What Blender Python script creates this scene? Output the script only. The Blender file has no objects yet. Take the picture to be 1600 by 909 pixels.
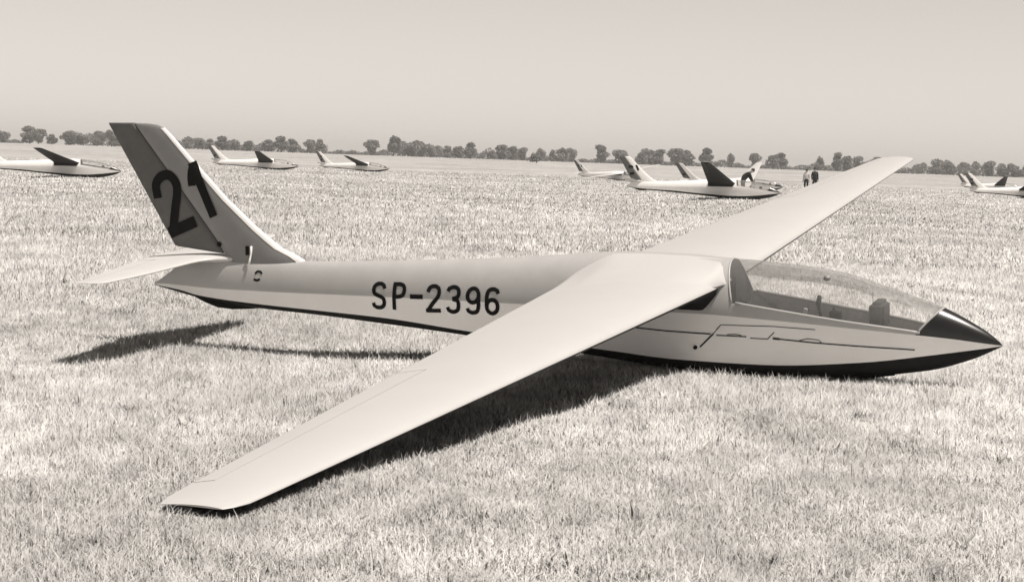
import bpy, bmesh, math, random
import numpy as np
from mathutils import Vector, Matrix, Euler

random.seed(7)
rng = np.random.default_rng(11)
C = bpy.context.scene.collection
scn = bpy.context.scene

# ------------------------------------------------------------------ camera
CAM_H, PITCH, ROLL, FPX = 1.5258, 0.0631, -0.0342, 3220.8
cam_d = bpy.data.cameras.new('camera')
cam = bpy.data.objects.new('camera', cam_d)
C.objects.link(cam)
cam_d.sensor_width = 36.0
cam_d.lens = FPX / 1600 * 36.0
cam_d.clip_start = 0.1
cam_d.clip_end = 9000
_c, _s, _cr, _sr = math.cos(PITCH), math.sin(PITCH), math.cos(ROLL), math.sin(ROLL)
right = Vector((_cr, -_s * _sr, -_c * _sr))
upv = Vector((_sr, _s * _cr, _c * _cr))
fwd = Vector((0, _c, -_s))
m = Matrix((right, upv, -fwd)).transposed().to_4x4()
m.translation = (0, 0, CAM_H)
cam.matrix_world = m
scn.camera = cam

# ------------------------------------------------------------------ sky, sun, exposure
SUN = Vector((0.34, -0.18, 1.0)).normalized()
sun_elev = math.asin(SUN.z)
sun_az = math.atan2(SUN.x, SUN.y)
world = bpy.data.worlds.new('World')
scn.world = world
world.use_nodes = True
nt = world.node_tree
nt.nodes.clear()
sky = nt.nodes.new('ShaderNodeTexSky')
sky.sky_type = 'NISHITA'
sky.sun_disc = False
sky.sun_elevation = sun_elev
sky.sun_rotation = sun_az
sky.air_density = 1.0
sky.dust_density = 0.35
bw = nt.nodes.new('ShaderNodeRGBToBW')            # black and white film
tint = nt.nodes.new('ShaderNodeMix'); tint.data_type = 'RGBA'; tint.blend_type = 'MULTIPLY'
tint.inputs[0].default_value = 1.0
tint.inputs[7].default_value = (1.0, 0.93, 0.865, 1)
bg = nt.nodes.new('ShaderNodeBackground')
bg.inputs['Strength'].default_value = 0.073
wo = nt.nodes.new('ShaderNodeOutputWorld')
nt.links.new(sky.outputs[0], bw.inputs[0])
nt.links.new(bw.outputs[0], tint.inputs[6])
nt.links.new(tint.outputs[2], bg.inputs['Color'])
nt.links.new(bg.outputs[0], wo.inputs[0])

sun_d = bpy.data.lights.new('sun', 'SUN')
sun_d.energy = 2.9
sun_d.angle = math.radians(0.5)
sun_d.color = (1.0, 0.935, 0.87)
sun = bpy.data.objects.new('sun', sun_d)
C.objects.link(sun)
sun.rotation_euler = SUN.to_track_quat('Z', 'Y').to_euler()
sun.location = (10, -5, 40)
scn.view_settings.view_transform = 'Standard'
scn.view_settings.look = 'None'
scn.view_settings.exposure = 0.75
scn.view_settings.gamma = 1.0
scn.view_settings.use_curve_mapping = False
try:
    scn.cycles.transparent_max_bounces = 16
except Exception:
    pass

# ------------------------------------------------------------------ materials
def mat(name, v, rough=0.5, noise=None, coat=0.0, bump=None, spec=0.5, tint=(1.0, 0.985, 0.965)):
    """opaque procedural material in warm grey v; noise = (scale, low, high) multiplies the colour"""
    mt = bpy.data.materials.new(name)
    mt.use_nodes = True
    n = mt.node_tree.nodes; l = mt.node_tree.links
    b = n['Principled BSDF']
    b.inputs['Roughness'].default_value = rough
    b.inputs['Specular IOR Level'].default_value = spec
    b.inputs['Coat Weight'].default_value = coat
    col = (v * tint[0], v * tint[1], v * tint[2], 1)
    b.inputs['Base Color'].default_value = col
    if noise:
        tc = n.new('ShaderNodeTexCoord')
        tx = n.new('ShaderNodeTexNoise'); tx.inputs['Scale'].default_value = noise[0]
        tx.inputs['Detail'].default_value = 8; tx.inputs['Roughness'].default_value = 0.65
        l.new(tc.outputs['Object'], tx.inputs['Vector'])
        rp = n.new('ShaderNodeValToRGB')
        rp.color_ramp.elements[0].position = 0.3; rp.color_ramp.elements[1].position = 0.7
        rp.color_ramp.elements[0].color = tuple(min(1, c * noise[1]) for c in col[:3]) + (1,)
        rp.color_ramp.elements[1].color = tuple(min(1, c * noise[2]) for c in col[:3]) + (1,)
        l.new(tx.outputs[0], rp.inputs[0]); l.new(rp.outputs[0], b.inputs['Base Color'])
        if bump:
            bp = n.new('ShaderNodeBump'); bp.inputs['Strength'].default_value = bump[0]
            bp.inputs['Distance'].default_value = bump[1]
            l.new(tx.outputs[0], bp.inputs['Height']); l.new(bp.outputs[0], b.inputs['Normal'])
    return mt

M = {}
M['white'] = mat('white_gloss_paint', 0.90, 0.40, (3.0, 0.95, 1.02))
M['tail_white'] = mat('tailplane_paint', 0.60, 0.45, (3.0, 0.95, 1.02))
M['upper'] = mat('buff_paint', 0.45, 0.42, (5.0, 0.93, 1.04))
M['fin'] = mat('fin_paint', 0.25, 0.5, (6.0, 0.92, 1.05), spec=0.3)
M['rudder'] = mat('rudder_fabric_paint', 0.125, 0.6, (9.0, 0.86, 1.1), spec=0.2)
M['belly'] = mat('dark_belly_and_shade_paint', 0.014, 0.6, (8.0, 0.8, 1.3), spec=0.12)
M['nose'] = mat('black_glossy_nose_paint', 0.010, 0.27, (12.0, 0.8, 1.2), spec=0.6)
M['black'] = mat('black_paint', 0.010, 0.7, (20.0, 0.85, 1.2), spec=0.1)
M['seam'] = mat('dark_seam', 0.03, 0.7, (20.0, 0.8, 1.2))
M['metal'] = mat('dull_metal', 0.30, 0.4, (30.0, 0.85, 1.1))
M['cockpit'] = mat('cockpit_lining', 0.38, 0.7, (12.0, 0.8, 1.15))
M['dark_fabric'] = mat('dark_upholstery', 0.012, 0.9, (30.0, 0.75, 1.3))
M['panel'] = mat('instrument_panel_black', 0.02, 0.7, (25.0, 0.8, 1.2))
M['dial'] = mat('dial_face', 0.5, 0.5, (30.0, 0.9, 1.05))
M['bark'] = mat('tree_bark', 0.09, 0.9, (4.0, 0.7, 1.3), bump=(0.6, 0.05))
M['skin'] = mat('skin', 0.42, 0.6, (20.0, 0.92, 1.05))
M['light_cloth'] = mat('light_cloth', 0.62, 0.85, (20.0, 0.88, 1.05))
M['dark_cloth'] = mat('dark_cloth', 0.02, 0.9, (20.0, 0.75, 1.3))
M['hair'] = mat('dark_hair', 0.02, 0.7, (40.0, 0.7, 1.3))
M['wing_white'] = mat('pale_wing_paint', 0.545, 0.45, (1.6, 0.965, 1.01))

def glass_mat():
    mt = bpy.data.materials.new('scuffed_perspex')
    mt.use_nodes = True
    n = mt.node_tree.nodes; l = mt.node_tree.links
    n.clear()
    out = n.new('ShaderNodeOutputMaterial')
    tr = n.new('ShaderNodeBsdfTransparent'); tr.inputs[0].default_value = (0.985, 0.985, 0.985, 1)
    gl = n.new('ShaderNodeBsdfGlossy'); gl.inputs['Roughness'].default_value = 0.06
    df = n.new('ShaderNodeBsdfDiffuse'); df.inputs[0].default_value = (0.85, 0.83, 0.80, 1)
    fr = n.new('ShaderNodeFresnel'); fr.inputs[0].default_value = 1.45
    tc = n.new('ShaderNodeTexCoord'); tx = n.new('ShaderNodeTexNoise')
    tx.inputs['Scale'].default_value = 9; tx.inputs['Detail'].default_value = 6
    l.new(tc.outputs['Object'], tx.inputs['Vector'])
    mr = n.new('ShaderNodeMapRange'); mr.inputs[3].default_value = 0.09; mr.inputs[4].default_value = 0.16
    l.new(tx.outputs[0], mr.inputs[0])
    m1 = n.new('ShaderNodeMixShader'); m2 = n.new('ShaderNodeMixShader')
    l.new(mr.outputs[0], m1.inputs[0]); l.new(tr.outputs[0], m1.inputs[1]); l.new(df.outputs[0], m1.inputs[2])
    fm = n.new('ShaderNodeMath'); fm.operation = 'MULTIPLY'; fm.inputs[1].default_value = 0.55
    l.new(fr.outputs[0], fm.inputs[0]); l.new(fm.outputs[0], m2.inputs[0]); l.new(m1.outputs[0], m2.inputs[1]); l.new(gl.outputs[0], m2.inputs[2])
    l.new(m2.outputs[0], out.inputs[0])
    return mt
M['glass'] = glass_mat()

def foliage_mat(name, v, trans, attr='shade', patch=None):
    """thin leaves: diffuse + translucent, colour v times the per-piece attribute"""
    mt = bpy.data.materials.new(name)
    mt.use_nodes = True
    n = mt.node_tree.nodes; l = mt.node_tree.links
    n.clear()
    out = n.new('ShaderNodeOutputMaterial')
    at = n.new('ShaderNodeAttribute'); at.attribute_name = attr
    mul = n.new('ShaderNodeMath'); mul.operation = 'MULTIPLY'; mul.inputs[1].default_value = v
    l.new(at.outputs['Fac'], mul.inputs[0])
    src = mul.outputs[0]
    if patch:
        src = ground_patches(n, l, src)
    cc = n.new('ShaderNodeCombineColor')
    for i, k in enumerate((1.0, 0.985, 0.96)):
        q = n.new('ShaderNodeMath'); q.operation = 'MULTIPLY'; q.inputs[1].default_value = k
        l.new(src, q.inputs[0]); l.new(q.outputs[0], cc.inputs[i])
    d = n.new('ShaderNodeBsdfDiffuse'); t = n.new('ShaderNodeBsdfTranslucent')
    if patch:      # a sward scatters light upward as a whole: lean the shading normals of thin blades up
        gn = n.new('ShaderNodeNewGeometry')
        vm = n.new('ShaderNodeVectorMath'); vm.operation = 'SCALE'; vm.inputs['Scale'].default_value = 0.30
        l.new(gn.outputs['Normal'], vm.inputs[0])
        va = n.new('ShaderNodeVectorMath'); va.operation = 'ADD'; va.inputs[1].default_value = (0, 0, 1.0)
        l.new(vm.outputs[0], va.inputs[0])
        vn = n.new('ShaderNodeVectorMath'); vn.operation = 'NORMALIZE'
        l.new(va.outputs[0], vn.inputs[0]); l.new(vn.outputs[0], d.inputs['Normal'])
    l.new(cc.outputs[0], d.inputs[0]); l.new(cc.outputs[0], t.inputs[0])
    mx = n.new('ShaderNodeMixShader'); mx.inputs[0].default_value = trans
    l.new(d.outputs[0], mx.inputs[1]); l.new(t.outputs[0], mx.inputs[2])
    l.new(mx.outputs[0], out.inputs[0])
    return mt

def ground_patches(n, l, src):
    """wide patches of greener (darker) and drier (paler) sward, shared by turf and blades"""
    geo = n.new('ShaderNodeNewGeometry')
    for sc, lo, hi, a, b in ((0.05, 0.80, 1.12, .35, .65), (0.45, 0.76, 1.10, .34, .62), (2.2, 0.76, 1.10, .3, .6), (7.0, 0.78, 1.10, .3, .6)):
        mp = n.new('ShaderNodeMapping'); mp.inputs['Scale'].default_value = (sc, sc * 0.55, 0.0)
        l.new(geo.outputs['Position'], mp.inputs['Vector'])
        tx = n.new('ShaderNodeTexNoise'); tx.inputs['Scale'].default_value = 1.0
        tx.inputs['Detail'].default_value = 5; tx.inputs['Roughness'].default_value = 0.6
        l.new(mp.outputs[0], tx.inputs['Vector'])
        mr = n.new('ShaderNodeMapRange')
        mr.inputs[1].default_value = a; mr.inputs[2].default_value = b
        mr.inputs[3].default_value = lo; mr.inputs[4].default_value = hi
        l.new(tx.outputs[0], mr.inputs[0])
        mu = n.new('ShaderNodeMath'); mu.operation = 'MULTIPLY'
        l.new(src, mu.inputs[0]); l.new(mr.outputs[0], mu.inputs[1])
        src = mu.outputs[0]
    return src

GRASS_V = 0.77
M['grass'] = foliage_mat('dry_grass_blades', GRASS_V, 0.15, patch=True)
M['leaf'] = foliage_mat('tree_leaves', 0.30, 0.35)

def turf_mat():
    mt = bpy.data.materials.new('dry_turf')
    mt.use_nodes = True
    n = mt.node_tree.nodes; l = mt.node_tree.links
    b = n['Principled BSDF']; b.inputs['Roughness'].default_value = 1.0; b.inputs['Specular IOR Level'].default_value = 0.05
    val = n.new('ShaderNodeValue'); val.outputs[0].default_value = 0.46
    src = ground_patches(n, l, val.outputs[0])
    geo = n.new('ShaderNodeNewGeometry')
    mp = n.new('ShaderNodeMapping'); mp.inputs['Scale'].default_value = (9, 3.5, 0)
    l.new(geo.outputs['Position'], mp.inputs['Vector'])
    tx = n.new('ShaderNodeTexNoise'); tx.inputs['Scale'].default_value = 1.0; tx.inputs['Detail'].default_value = 9
    tx.inputs['Roughness'].default_value = 0.75
    l.new(mp.outputs[0], tx.inputs['Vector'])
    mr = n.new('ShaderNodeMapRange'); mr.inputs[1].default_value = .33; mr.inputs[2].default_value = .67
    mr.inputs[3].default_value = 0.72; mr.inputs[4].default_value = 1.2
    l.new(tx.outputs[0], mr.inputs[0])
    mu = n.new('ShaderNodeMath'); mu.operation = 'MULTIPLY'
    l.new(src, mu.inputs[0]); l.new(mr.outputs[0], mu.inputs[1])
    cc = n.new('ShaderNodeCombineColor')
    for i, k in enumerate((1.0, 0.985, 0.96)):
        q = n.new('ShaderNodeMath'); q.operation = 'MULTIPLY'; q.inputs[1].default_value = k
        l.new(mu.outputs[0], q.inputs[0]); l.new(q.outputs[0], cc.inputs[i])
    l.new(cc.outputs[0], b.inputs['Base Color'])
    bp = n.new('ShaderNodeBump'); bp.inputs['Strength'].default_value = 0.5; bp.inputs['Distance'].default_value = 0.05
    l.new(tx.outputs[0], bp.inputs['Height']); l.new(bp.outputs[0], b.inputs['Normal'])
    return mt
M['turf'] = turf_mat()

# ------------------------------------------------------------------ helpers
def link(name, me, material=None, parent=None):
    o = bpy.data.objects.new(name, me)
    C.objects.link(o)
    if material is not None:
        for q in (material if isinstance(material, (list, tuple)) else [material]):
            me.materials.append(q)
    if parent is not None:
        o.parent = parent
    return o

def mesh(name, verts, faces, smooth=True, mids=None):
    me = bpy.data.meshes.new(name)
    me.from_pydata([tuple(map(float, v)) for v in verts], [], [tuple(f) for f in faces])
    if mids is not None:
        me.polygons.foreach_set('material_index', mids)
    if smooth:
        me.polygons.foreach_set('use_smooth', [True] * len(me.polygons))
    me.update()
    return me

def fast_mesh(name, verts, faces_flat, nper, attr=None):
    """numpy mesh of equal-sized polygons with an optional per-vertex float attribute"""
    me = bpy.data.meshes.new(name)
    nv = len(verts); nf = len(faces_flat) // nper
    me.vertices.add(nv); me.vertices.foreach_set('co', np.asarray(verts, np.float32).ravel())
    me.loops.add(nf * nper); me.loops.foreach_set('vertex_index', np.asarray(faces_flat, np.int32))
    me.polygons.add(nf)
    me.polygons.foreach_set('loop_start', np.arange(0, nf * nper, nper, dtype=np.int32))
    me.update(calc_edges=True)
    if attr is not None:
        a = me.attributes.new('shade', 'FLOAT', 'POINT')
        a.data.foreach_set('value', np.asarray(attr, np.float32))
    return me

def grid_faces(nr, nc, base=0, closed=False, flip=False):
    F = []
    for i in range(nr - 1):
        for j in range(nc if closed else nc - 1):
            k = (j + 1) % nc
            f = (base + i * nc + j, base + i * nc + k, base + (i + 1) * nc + k, base + (i + 1) * nc + j)
            F.append(f[::-1] if flip else f)
    return F

def tag(o, label=None, cat=None, group=None, kind=None):
    if label: o['label'] = label
    if cat: o['category'] = cat
    if group: o['group'] = group
    if kind: o['kind'] = kind
    return o

def empty(name, loc=(0, 0, 0), rot=(0, 0, 0), scale=1.0):
    o = bpy.data.objects.new(name, None)
    C.objects.link(o)
    o.empty_display_size = 0.3
    o.location = loc; o.rotation_euler = rot; o.scale = (scale,) * 3
    return o

def box_bm(bm, c, d, rot=None):
    r = bmesh.ops.create_cube(bm, size=1.0)
    vs = r['verts']
    mtx = Matrix.Translation(c) @ (rot.to_matrix().to_4x4() if rot else Matrix()) @ Matrix.Diagonal((*d, 1))
    bmesh.ops.transform(bm, matrix=mtx, verts=vs)
    return vs

def tube(verts, faces, pts, radii, n=8):
    """append a tapered tube along pts"""
    pts = [Vector(p) for p in pts]
    base = len(verts)
    for i, p in enumerate(pts):
        a = pts[max(0, i - 1)]; b = pts[min(len(pts) - 1, i + 1)]
        d = (b - a).normalized()
        u = d.orthogonal().normalized() if abs(d.z) > 0.95 else d.cross(Vector((0, 0, 1))).normalized()
        w = d.cross(u).normalized()
        for k in range(n):
            t = 2 * math.pi * k / n
            verts.append(p + (u * math.cos(t) + w * math.sin(t)) * radii[i])
    faces += grid_faces(len(pts), n, base, True)
    faces.append(tuple(base + k for k in range(n))[::-1])
    faces.append(tuple(base + (len(pts) - 1) * n + k for k in range(n)))

# main glider pose
YAW, GPITCH, GROLL = -0.3762, -0.0214, 0.1114
GLOC = Vector((1.15, 15.6482, 0.4227))
GROT = Euler((GROLL, GPITCH, YAW), 'XYZ')
GM = Matrix.Translation(GLOC) @ GROT.to_matrix().to_4x4()
GRN = np.array(GROT.to_matrix())

def ground_z(x, y):
    """gentle unevenness of the field; a shallow dip under the tail"""
    x = np.asarray(x, float); y = np.asarray(y, float)
    z = -0.20 * np.exp(-(((x + 2.9) / 2.6) ** 2 + ((y - 15.4) / 2.6) ** 2))
    z = z + 0.018 * np.sin(x * 1.3 + 0.7) * np.sin(y * 0.9 + 1.1) + 0.012 * np.sin(x * 2.9 + y * 1.7)
    return z * np.exp(-(np.hypot(x, y) / 60.0) ** 2)
TOP=[(-4.46,.075),(-4.38,.12),(-4.28,.19),(-4.18,.26),(-4.0,.295),(-3.5,.305),(-3,.30),(-2.33,.322),(-1.22,.379),(-.17,.452),(.2,.446),(.56,.42),(.76,.41),(.93,.395),(1.17,.374),(1.43,.332),(1.61,.278),(1.84,.205),(2.13,.105),(2.38,-.023),(2.5,-.105),(2.545,-.148)]
CH=[(-4.46,.066),(-4.35,.075),(-3.8,.058),(-3.2,.055),(-2.24,.06),(-1.05,.058),(.12,.049),(.42,.046),(.9,.02),(1.38,-.016),(1.84,-.058),(2.2,-.098),(2.545,-.153)]
WD=[(-4.46,.004),(-4.35,.03),(-4,.075),(-3,.135),(-2,.195),(-1,.255),(0,.3),(.7,.312),(1.4,.272),(1.8,.215),(2.1,.15),(2.35,.085),(2.5,.03),(2.545,.003)]
BL=[(-4.46,.06),(-4.2,.03),(-4,-.01),(-3.45,-.055),(-2.81,-.088),(-2.25,-.118),(-1.51,-.19),(-.32,-.28),(.18,-.318),(.87,-.328),(1.59,-.284),(2.05,-.225),(2.3,-.19),(2.545,-.157)]
BT=[(-4.46,.055),(-4.2,0.0),(-4,-.04),(-3.45,-.103),(-2.89,-.138),(-2.32,-.184),(-1.57,-.246),(-.43,-.365),(.13,-.428),(.59,-.45),(1.32,-.44),(2.02,-.36),(2.34,-.262),(2.48,-.195),(2.545,-.161)]
def ip(T,x):
    # Catmull style smooth interpolation
    X=np.array([t[0] for t in T]);Y=np.array([t[1] for t in T])
    x=np.clip(np.asarray(x,float),X[0],X[-1])
    d=np.diff(Y)/np.diff(X);m=np.zeros(len(X));m[0]=d[0];m[-1]=d[-1]
    a,b=d[:-1],d[1:]
    m[1:-1]=np.where(a*b>0,2*a*b/(a+b+1e-12*np.sign(a+b)+1e-15),0)
    i=np.clip(np.searchsorted(X,x)-1,0,len(X)-2);h=X[i+1]-X[i];t=(x-X[i])/h
    return (2*t**3-3*t**2+1)*Y[i]+(t**3-2*t**2+t)*h*m[i]+(-2*t**3+3*t**2)*Y[i+1]+(t**3-t**2)*h*m[i+1]
def flank_y(x,z):
    zt,zc,w,zb=ip(TOP,x),ip(CH,x),ip(WD,x),ip(BL,x)
    if z>=zc:
        s=min(1,(z-zc)/(zt-zc+1e-9));return w*(1-s**1.75)**.5
    s=min(1,(zc-z)/(zc-zb+1e-9));return w*(1-.2*s**1.35)

# ------------------------------------------------------------------ ground sheet
def axis(lo, hi, near, step):
    v = [0.0]
    while v[-1] < hi:
        v.append(v[-1] + max(step, (abs(v[-1]) - near) * 0.12 + step if abs(v[-1]) > near else step))
    return v
ax = axis(0, 2600, 14, 0.4)
xs = np.array([-q for q in ax[:0:-1]] + ax)
ys = np.concatenate([np.array([-q for q in axis(0, 400, 10, 1.2)[:0:-1]]), np.array(axis(0, 3200, 32, 0.4))])
def terrain(x, y):
    d = np.hypot(x, y)
    t = np.clip((d - 250) / 650, 0, 1)
    return ground_z(x, y) + 1.7 * t * t * (3 - 2 * t)
XX, YY = np.meshgrid(xs, ys)
gv = np.stack([XX, YY, terrain(XX, YY)], -1).reshape(-1, 3)
nc, nr = len(xs), len(ys)
ii, jj = np.meshgrid(np.arange(nr - 1), np.arange(nc - 1), indexing='ij')
b0 = (ii * nc + jj).ravel()
gme = fast_mesh('ground', gv, np.stack([b0, b0 + 1, b0 + nc + 1, b0 + nc], -1).ravel(), 4)
gme.polygons.foreach_set('use_smooth', [True] * len(gme.polygons))
tag(link('ground', gme, M['turf']), kind='structure')

# ------------------------------------------------------------------ the glider in the foreground
hull_y = lambda x, z: float(flank_y(x, z))
def up_pt(x, a, side=-1, off=0.0):
    """point of the upper hull at station x, angle a (0 chine .. pi/2 top)"""
    s = math.sin(a) ** (2 / 1.75)
    zt, zc, w = float(ip(TOP, x)), float(ip(CH, x)), float(ip(WD, x))
    return Vector((x, side * w * math.cos(a), zc + (zt - zc) * s + off))
SILL = [(.5, .156), (.6, .143), (.688, .129), (.9, .099), (1.37, .032), (1.9, -.040), (2.05, -.066)]
def sill_a(x):
    zt, zc = float(ip(TOP, x)), float(ip(CH, x))
    s = max(0.03, min(0.95, (float(ip(SILL, x)) - zc) / (zt - zc)))
    return math.asin(s ** .875)
def x_rear(a): return 0.655 - 0.095 * math.sin(a)
def x_nose(a): return 1.955 + 0.173 * math.sin(a) ** (2 / 1.75)

def arc_grid(x0f, x1f, n, na, a0f=None, full=True, ease=1.0):
    """loft between two end curves; both sides over the top when full"""
    V = []
    cols = []
    if full:
        for k in range(2 * na + 1):
            t = k / na
            cols.append((t if t <= 1 else 2 - t, -1 if t <= 1 else 1))
    for i in range(n + 1):
        u = (i / n) ** ease
        for t, sd in cols:
            am = math.pi / 2 * t
            x = x0f(am) + (x1f(am) - x0f(am)) * u
            if a0f:
                a0 = a0f(x); am = a0 + (math.pi / 2 - a0) * t
                x = x0f(am) + (x1f(am) - x0f(am)) * u
            V.append(up_pt(x, am, sd))
    return V, grid_faces(n + 1, len(cols), flip=True)

def lower_rows(xst):
    """three strips: right side, belly, left side"""
    R, B, L = [], [], []
    for x in xst:
        zc, w, zb, zo = (float(ip(T, x)) for T in (CH, WD, BL, BT))
        rr = []
        for k in range(7):
            s = k / 6
            rr.append((x, -w * (1 - .2 * s ** 1.35), zc + (zb - zc) * s))
        R.append(rr); L.append([(p[0], -p[1], p[2]) for p in rr])
        bb = []
        for k in range(13):
            a = math.pi * k / 12
            bb.append((x, -.8 * w * math.cos(a), zb - (zb - zo) * math.sin(a) ** .8))
        B.append(bb)
    return R, B, L

def build_glider():
    root = empty('glider', GLOC, GROT)
    # hull
    xst = list(np.linspace(-4.46, -4.0, 10)) + list(np.linspace(-3.9, 1.9, 50)) + list(np.linspace(1.96, 2.545, 18))
    R, B, L = lower_rows(xst)
    V, F, I = [], [], []
    def add(v, f, mi):
        b = len(V); V.extend(v); F.extend(tuple(b + q for q in g) for g in f); I.extend([mi] * len(f))
    v, f = arc_grid(lambda a: -4.46, x_rear, 64, 12, ease=1.0)
    add(v, f, 0)
    for sd in (-1, 1):                                   # flank below the cockpit sill
        vv = []
        for i in range(27):
            u = i / 26
            for k in range(6):
                x = x_rear(0) + (x_nose(0) - x_rear(0)) * u
                a = sill_a(x) * k / 5
                x = x_rear(a) + (x_nose(a) - x_rear(a)) * u
                vv.append(up_pt(x, a, sd))
        add(vv, grid_faces(27, 6, flip=(sd < 0)), 0)
    add([p for r in R for p in r], grid_faces(len(R), 7, flip=False), 1)
    add([p for r in L for p in r], grid_faces(len(L), 7, flip=True), 1)
    fus = link('fuselage', mesh('fuselage', V, F, mids=I), [M['upper'], M['white']], root)
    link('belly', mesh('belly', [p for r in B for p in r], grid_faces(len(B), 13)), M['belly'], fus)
    v, f = arc_grid(x_nose, lambda a: 2.545, 14, 10, ease=0.85)
    link('nose_cap', mesh('nose_cap', v, f), M['nose'], root)
    # canopy
    v, f = arc_grid(x_rear, x_nose, 30, 12, a0f=sill_a)
    can = link('canopy', mesh('canopy', v, f), M['glass'], root)
    V, F = [], []
    for sd in (-1, 1):
        pts = []
        for i in range(28):
            u = i / 27; x = .655 + 1.33 * u
            p = up_pt(x, sill_a(x), sd); p.y *= .99; pts.append(p)
        tube(V, F, pts, [.011] * 28, 6)
    for fn in (x_rear, x_nose):
        pts = []
        for k in range(25):
            t = k / 12 if k <= 12 else 2 - k / 12
            sd = -1 if k <= 12 else 1
            a0 = sill_a(fn(0.3)); a = a0 + (math.pi / 2 - a0) * t
            pts.append(up_pt(fn(a), a, sd))
        tube(V, F, pts, [.008] * 25, 6)
    link('canopy_frame', mesh('canopy_frame', V, F), M['upper'], can)
    # clear-view knob on the canopy
    V, F = [], []
    p = up_pt(1.30, 1.12, -1)
    tube(V, F, [p + Vector((0, .004, -.006)), p + Vector((0, -.004, .012)), p + Vector((0, -.006, .018))], [.026, .024, .008], 10)
    link('vent_knob', mesh('vent_knob', V, F), M['metal'], can)
    # cockpit: tub with the fittings seen through the canopy
    V = []; n = 24
    for i in range(n):
        x = .57 + (1.96 - .57) * i / (n - 1)
        p = up_pt(x, sill_a(x), -1); w = -p.y - .012; zs = p.z - .008; zf = float(ip(BT, x)) + .10
        for q in ((-w, zs), (-w * .985, zs - .06), (-w * .9, zs - .16), (-w * .6, zf + .03), (0, zf),
                  (w * .6, zf + .03), (w * .9, zs - .16), (w * .985, zs - .06), (w, zs)):
            lim = max(.004, hull_y(x, max(q[1], float(ip(BL, x)) + .004)) - .02)
            V.append((x, max(-lim, min(lim, q[0])), q[1]))
    F = grid_faces(n, 9)
    F += [tuple(range(9)), tuple((n - 1) * 9 + k for k in range(9))[::-1]]
    tub = link('cockpit', mesh('cockpit', V, F), M['cockpit'], root)
    V, F = [], []
    prof = []
    for k in range(13):
        t = k / 12
        prof.append((.16 * (1 - t ** 2.2) ** .55 if t < 1 else .004, .07 + .345 * t))
    for dx in (0, .035):
        for h, z in prof: V.append((.60 + dx - .035 * (z - .07) / .345, -h, z))
        for h, z in prof[::-1]: V.append((.60 + dx - .035 * (z - .07) / .345, h, z))
    k = 26
    F = [tuple(range(k))[::-1], tuple(range(k, 2 * k))] + [(i, (i + 1) % k, k + (i + 1) % k, k + i) for i in range(k)]
    link('headrest', mesh('headrest', V, F, smooth=False), M['dark_fabric'], tub)
    V = []
    sp = [(.66, .10), (.80, .02), (.98, -.13), (1.10, -.21), (1.22, -.22), (1.36, -.18)]
    for x, z in sp:
        for y, dz in ((-.19, .05), (-.12, 0), (0, -.012), (.12, 0), (.19, .05)): V.append((x, y, z + dz))
    link('seat', mesh('seat', V, grid_faces(len(sp), 5)), M['dark_fabric'], tub)
    bm = bmesh.new(); box_bm(bm, (1.66, 0, .035), (.11, .25, .21))
    bmesh.ops.bevel(bm, geom=bm.edges[:], offset=.025, segments=3, affect='EDGES')
    me = bpy.data.meshes.new('instrument_panel'); bm.to_mesh(me); bm.free()
    pan = link('instrument_panel', me, M['panel'], tub)
    for y, z in ((-.06, .08), (.06, .08), (-.06, -.01), (.06, -.01)):
        V, F = [], []
        tube(V, F, [(1.607, y, z), (1.600, y, z)], [.036, .036], 14)
        link('dial', mesh('dial', V, F, smooth=False), M['dial'], pan)
    V, F = [], []
    tube(V, F, [(1.23, 0, -.24), (1.225, 0, -.02), (1.21, 0, .07), (1.205, 0, .10), (1.215, 0, .155), (1.215, 0, .165)],
         [.011, .011, .012, .02, .018, .008], 8)
    link('control_stick', mesh('control_stick', V, F), M['black'], tub)
    bm = bmesh.new(); box_bm(bm, (1.36, -.10, .02), (.09, .06, .11)); box_bm(bm, (1.345, -.10, .085), (.02, .02, .04))
    bmesh.ops.bevel(bm, geom=bm.edges[:], offset=.008, segments=2, affect='EDGES')
    me = bpy.data.meshes.new('lever_box'); bm.to_mesh(me); bm.free()
    link('lever_box', me, M['panel'], tub)
    bm = bmesh.new(); box_bm(bm, (1.09, .03, .00), (.03, .02, .12), Euler((0, .25, 0)))
    bmesh.ops.bevel(bm, geom=bm.edges[:], offset=.005, segments=2, affect='EDGES')
    me = bpy.data.meshes.new('harness_strap'); bm.to_mesh(me); bm.free()
    link('harness_strap', me, M['light_cloth'], tub)

    # ---- lifting surfaces
    def sharp_edges(me, ang=40):
        bm = bmesh.new(); bm.from_mesh(me)
        for e in bm.edges:
            if len(e.link_faces) == 2 and e.calc_face_angle(0) > math.radians(ang): e.smooth = False
        bm.to_mesh(me); bm.free()
    def half_t(f, t):
        f = min(1, max(0, f))
        return 5 * t * (.2969 * math.sqrt(f) - .126 * f - .3516 * f * f + .2843 * f ** 3 - .1015 * f ** 4) + .0008
    def section(xle, xte, t, camber, f0, f1, n=14):
        """closed loop of (x, z): over the top from f0 to f1 and back below"""
        c = xle - xte; up, lo = [], []
        for k in range(n):
            q = k / (n - 1)
            f = f0 + (f1 - f0) * (q * q * (3 - 2 * q) * .5 + q * q * .5 if f0 == 0 else q)
            cz = camber * 4 * f * (1 - f)
            up.append((xle - c * f, (cz + half_t(f, t)) * c)); lo.append((xle - c * f, (cz - half_t(f, t)) * c))
        return up + lo[::-1]
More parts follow.
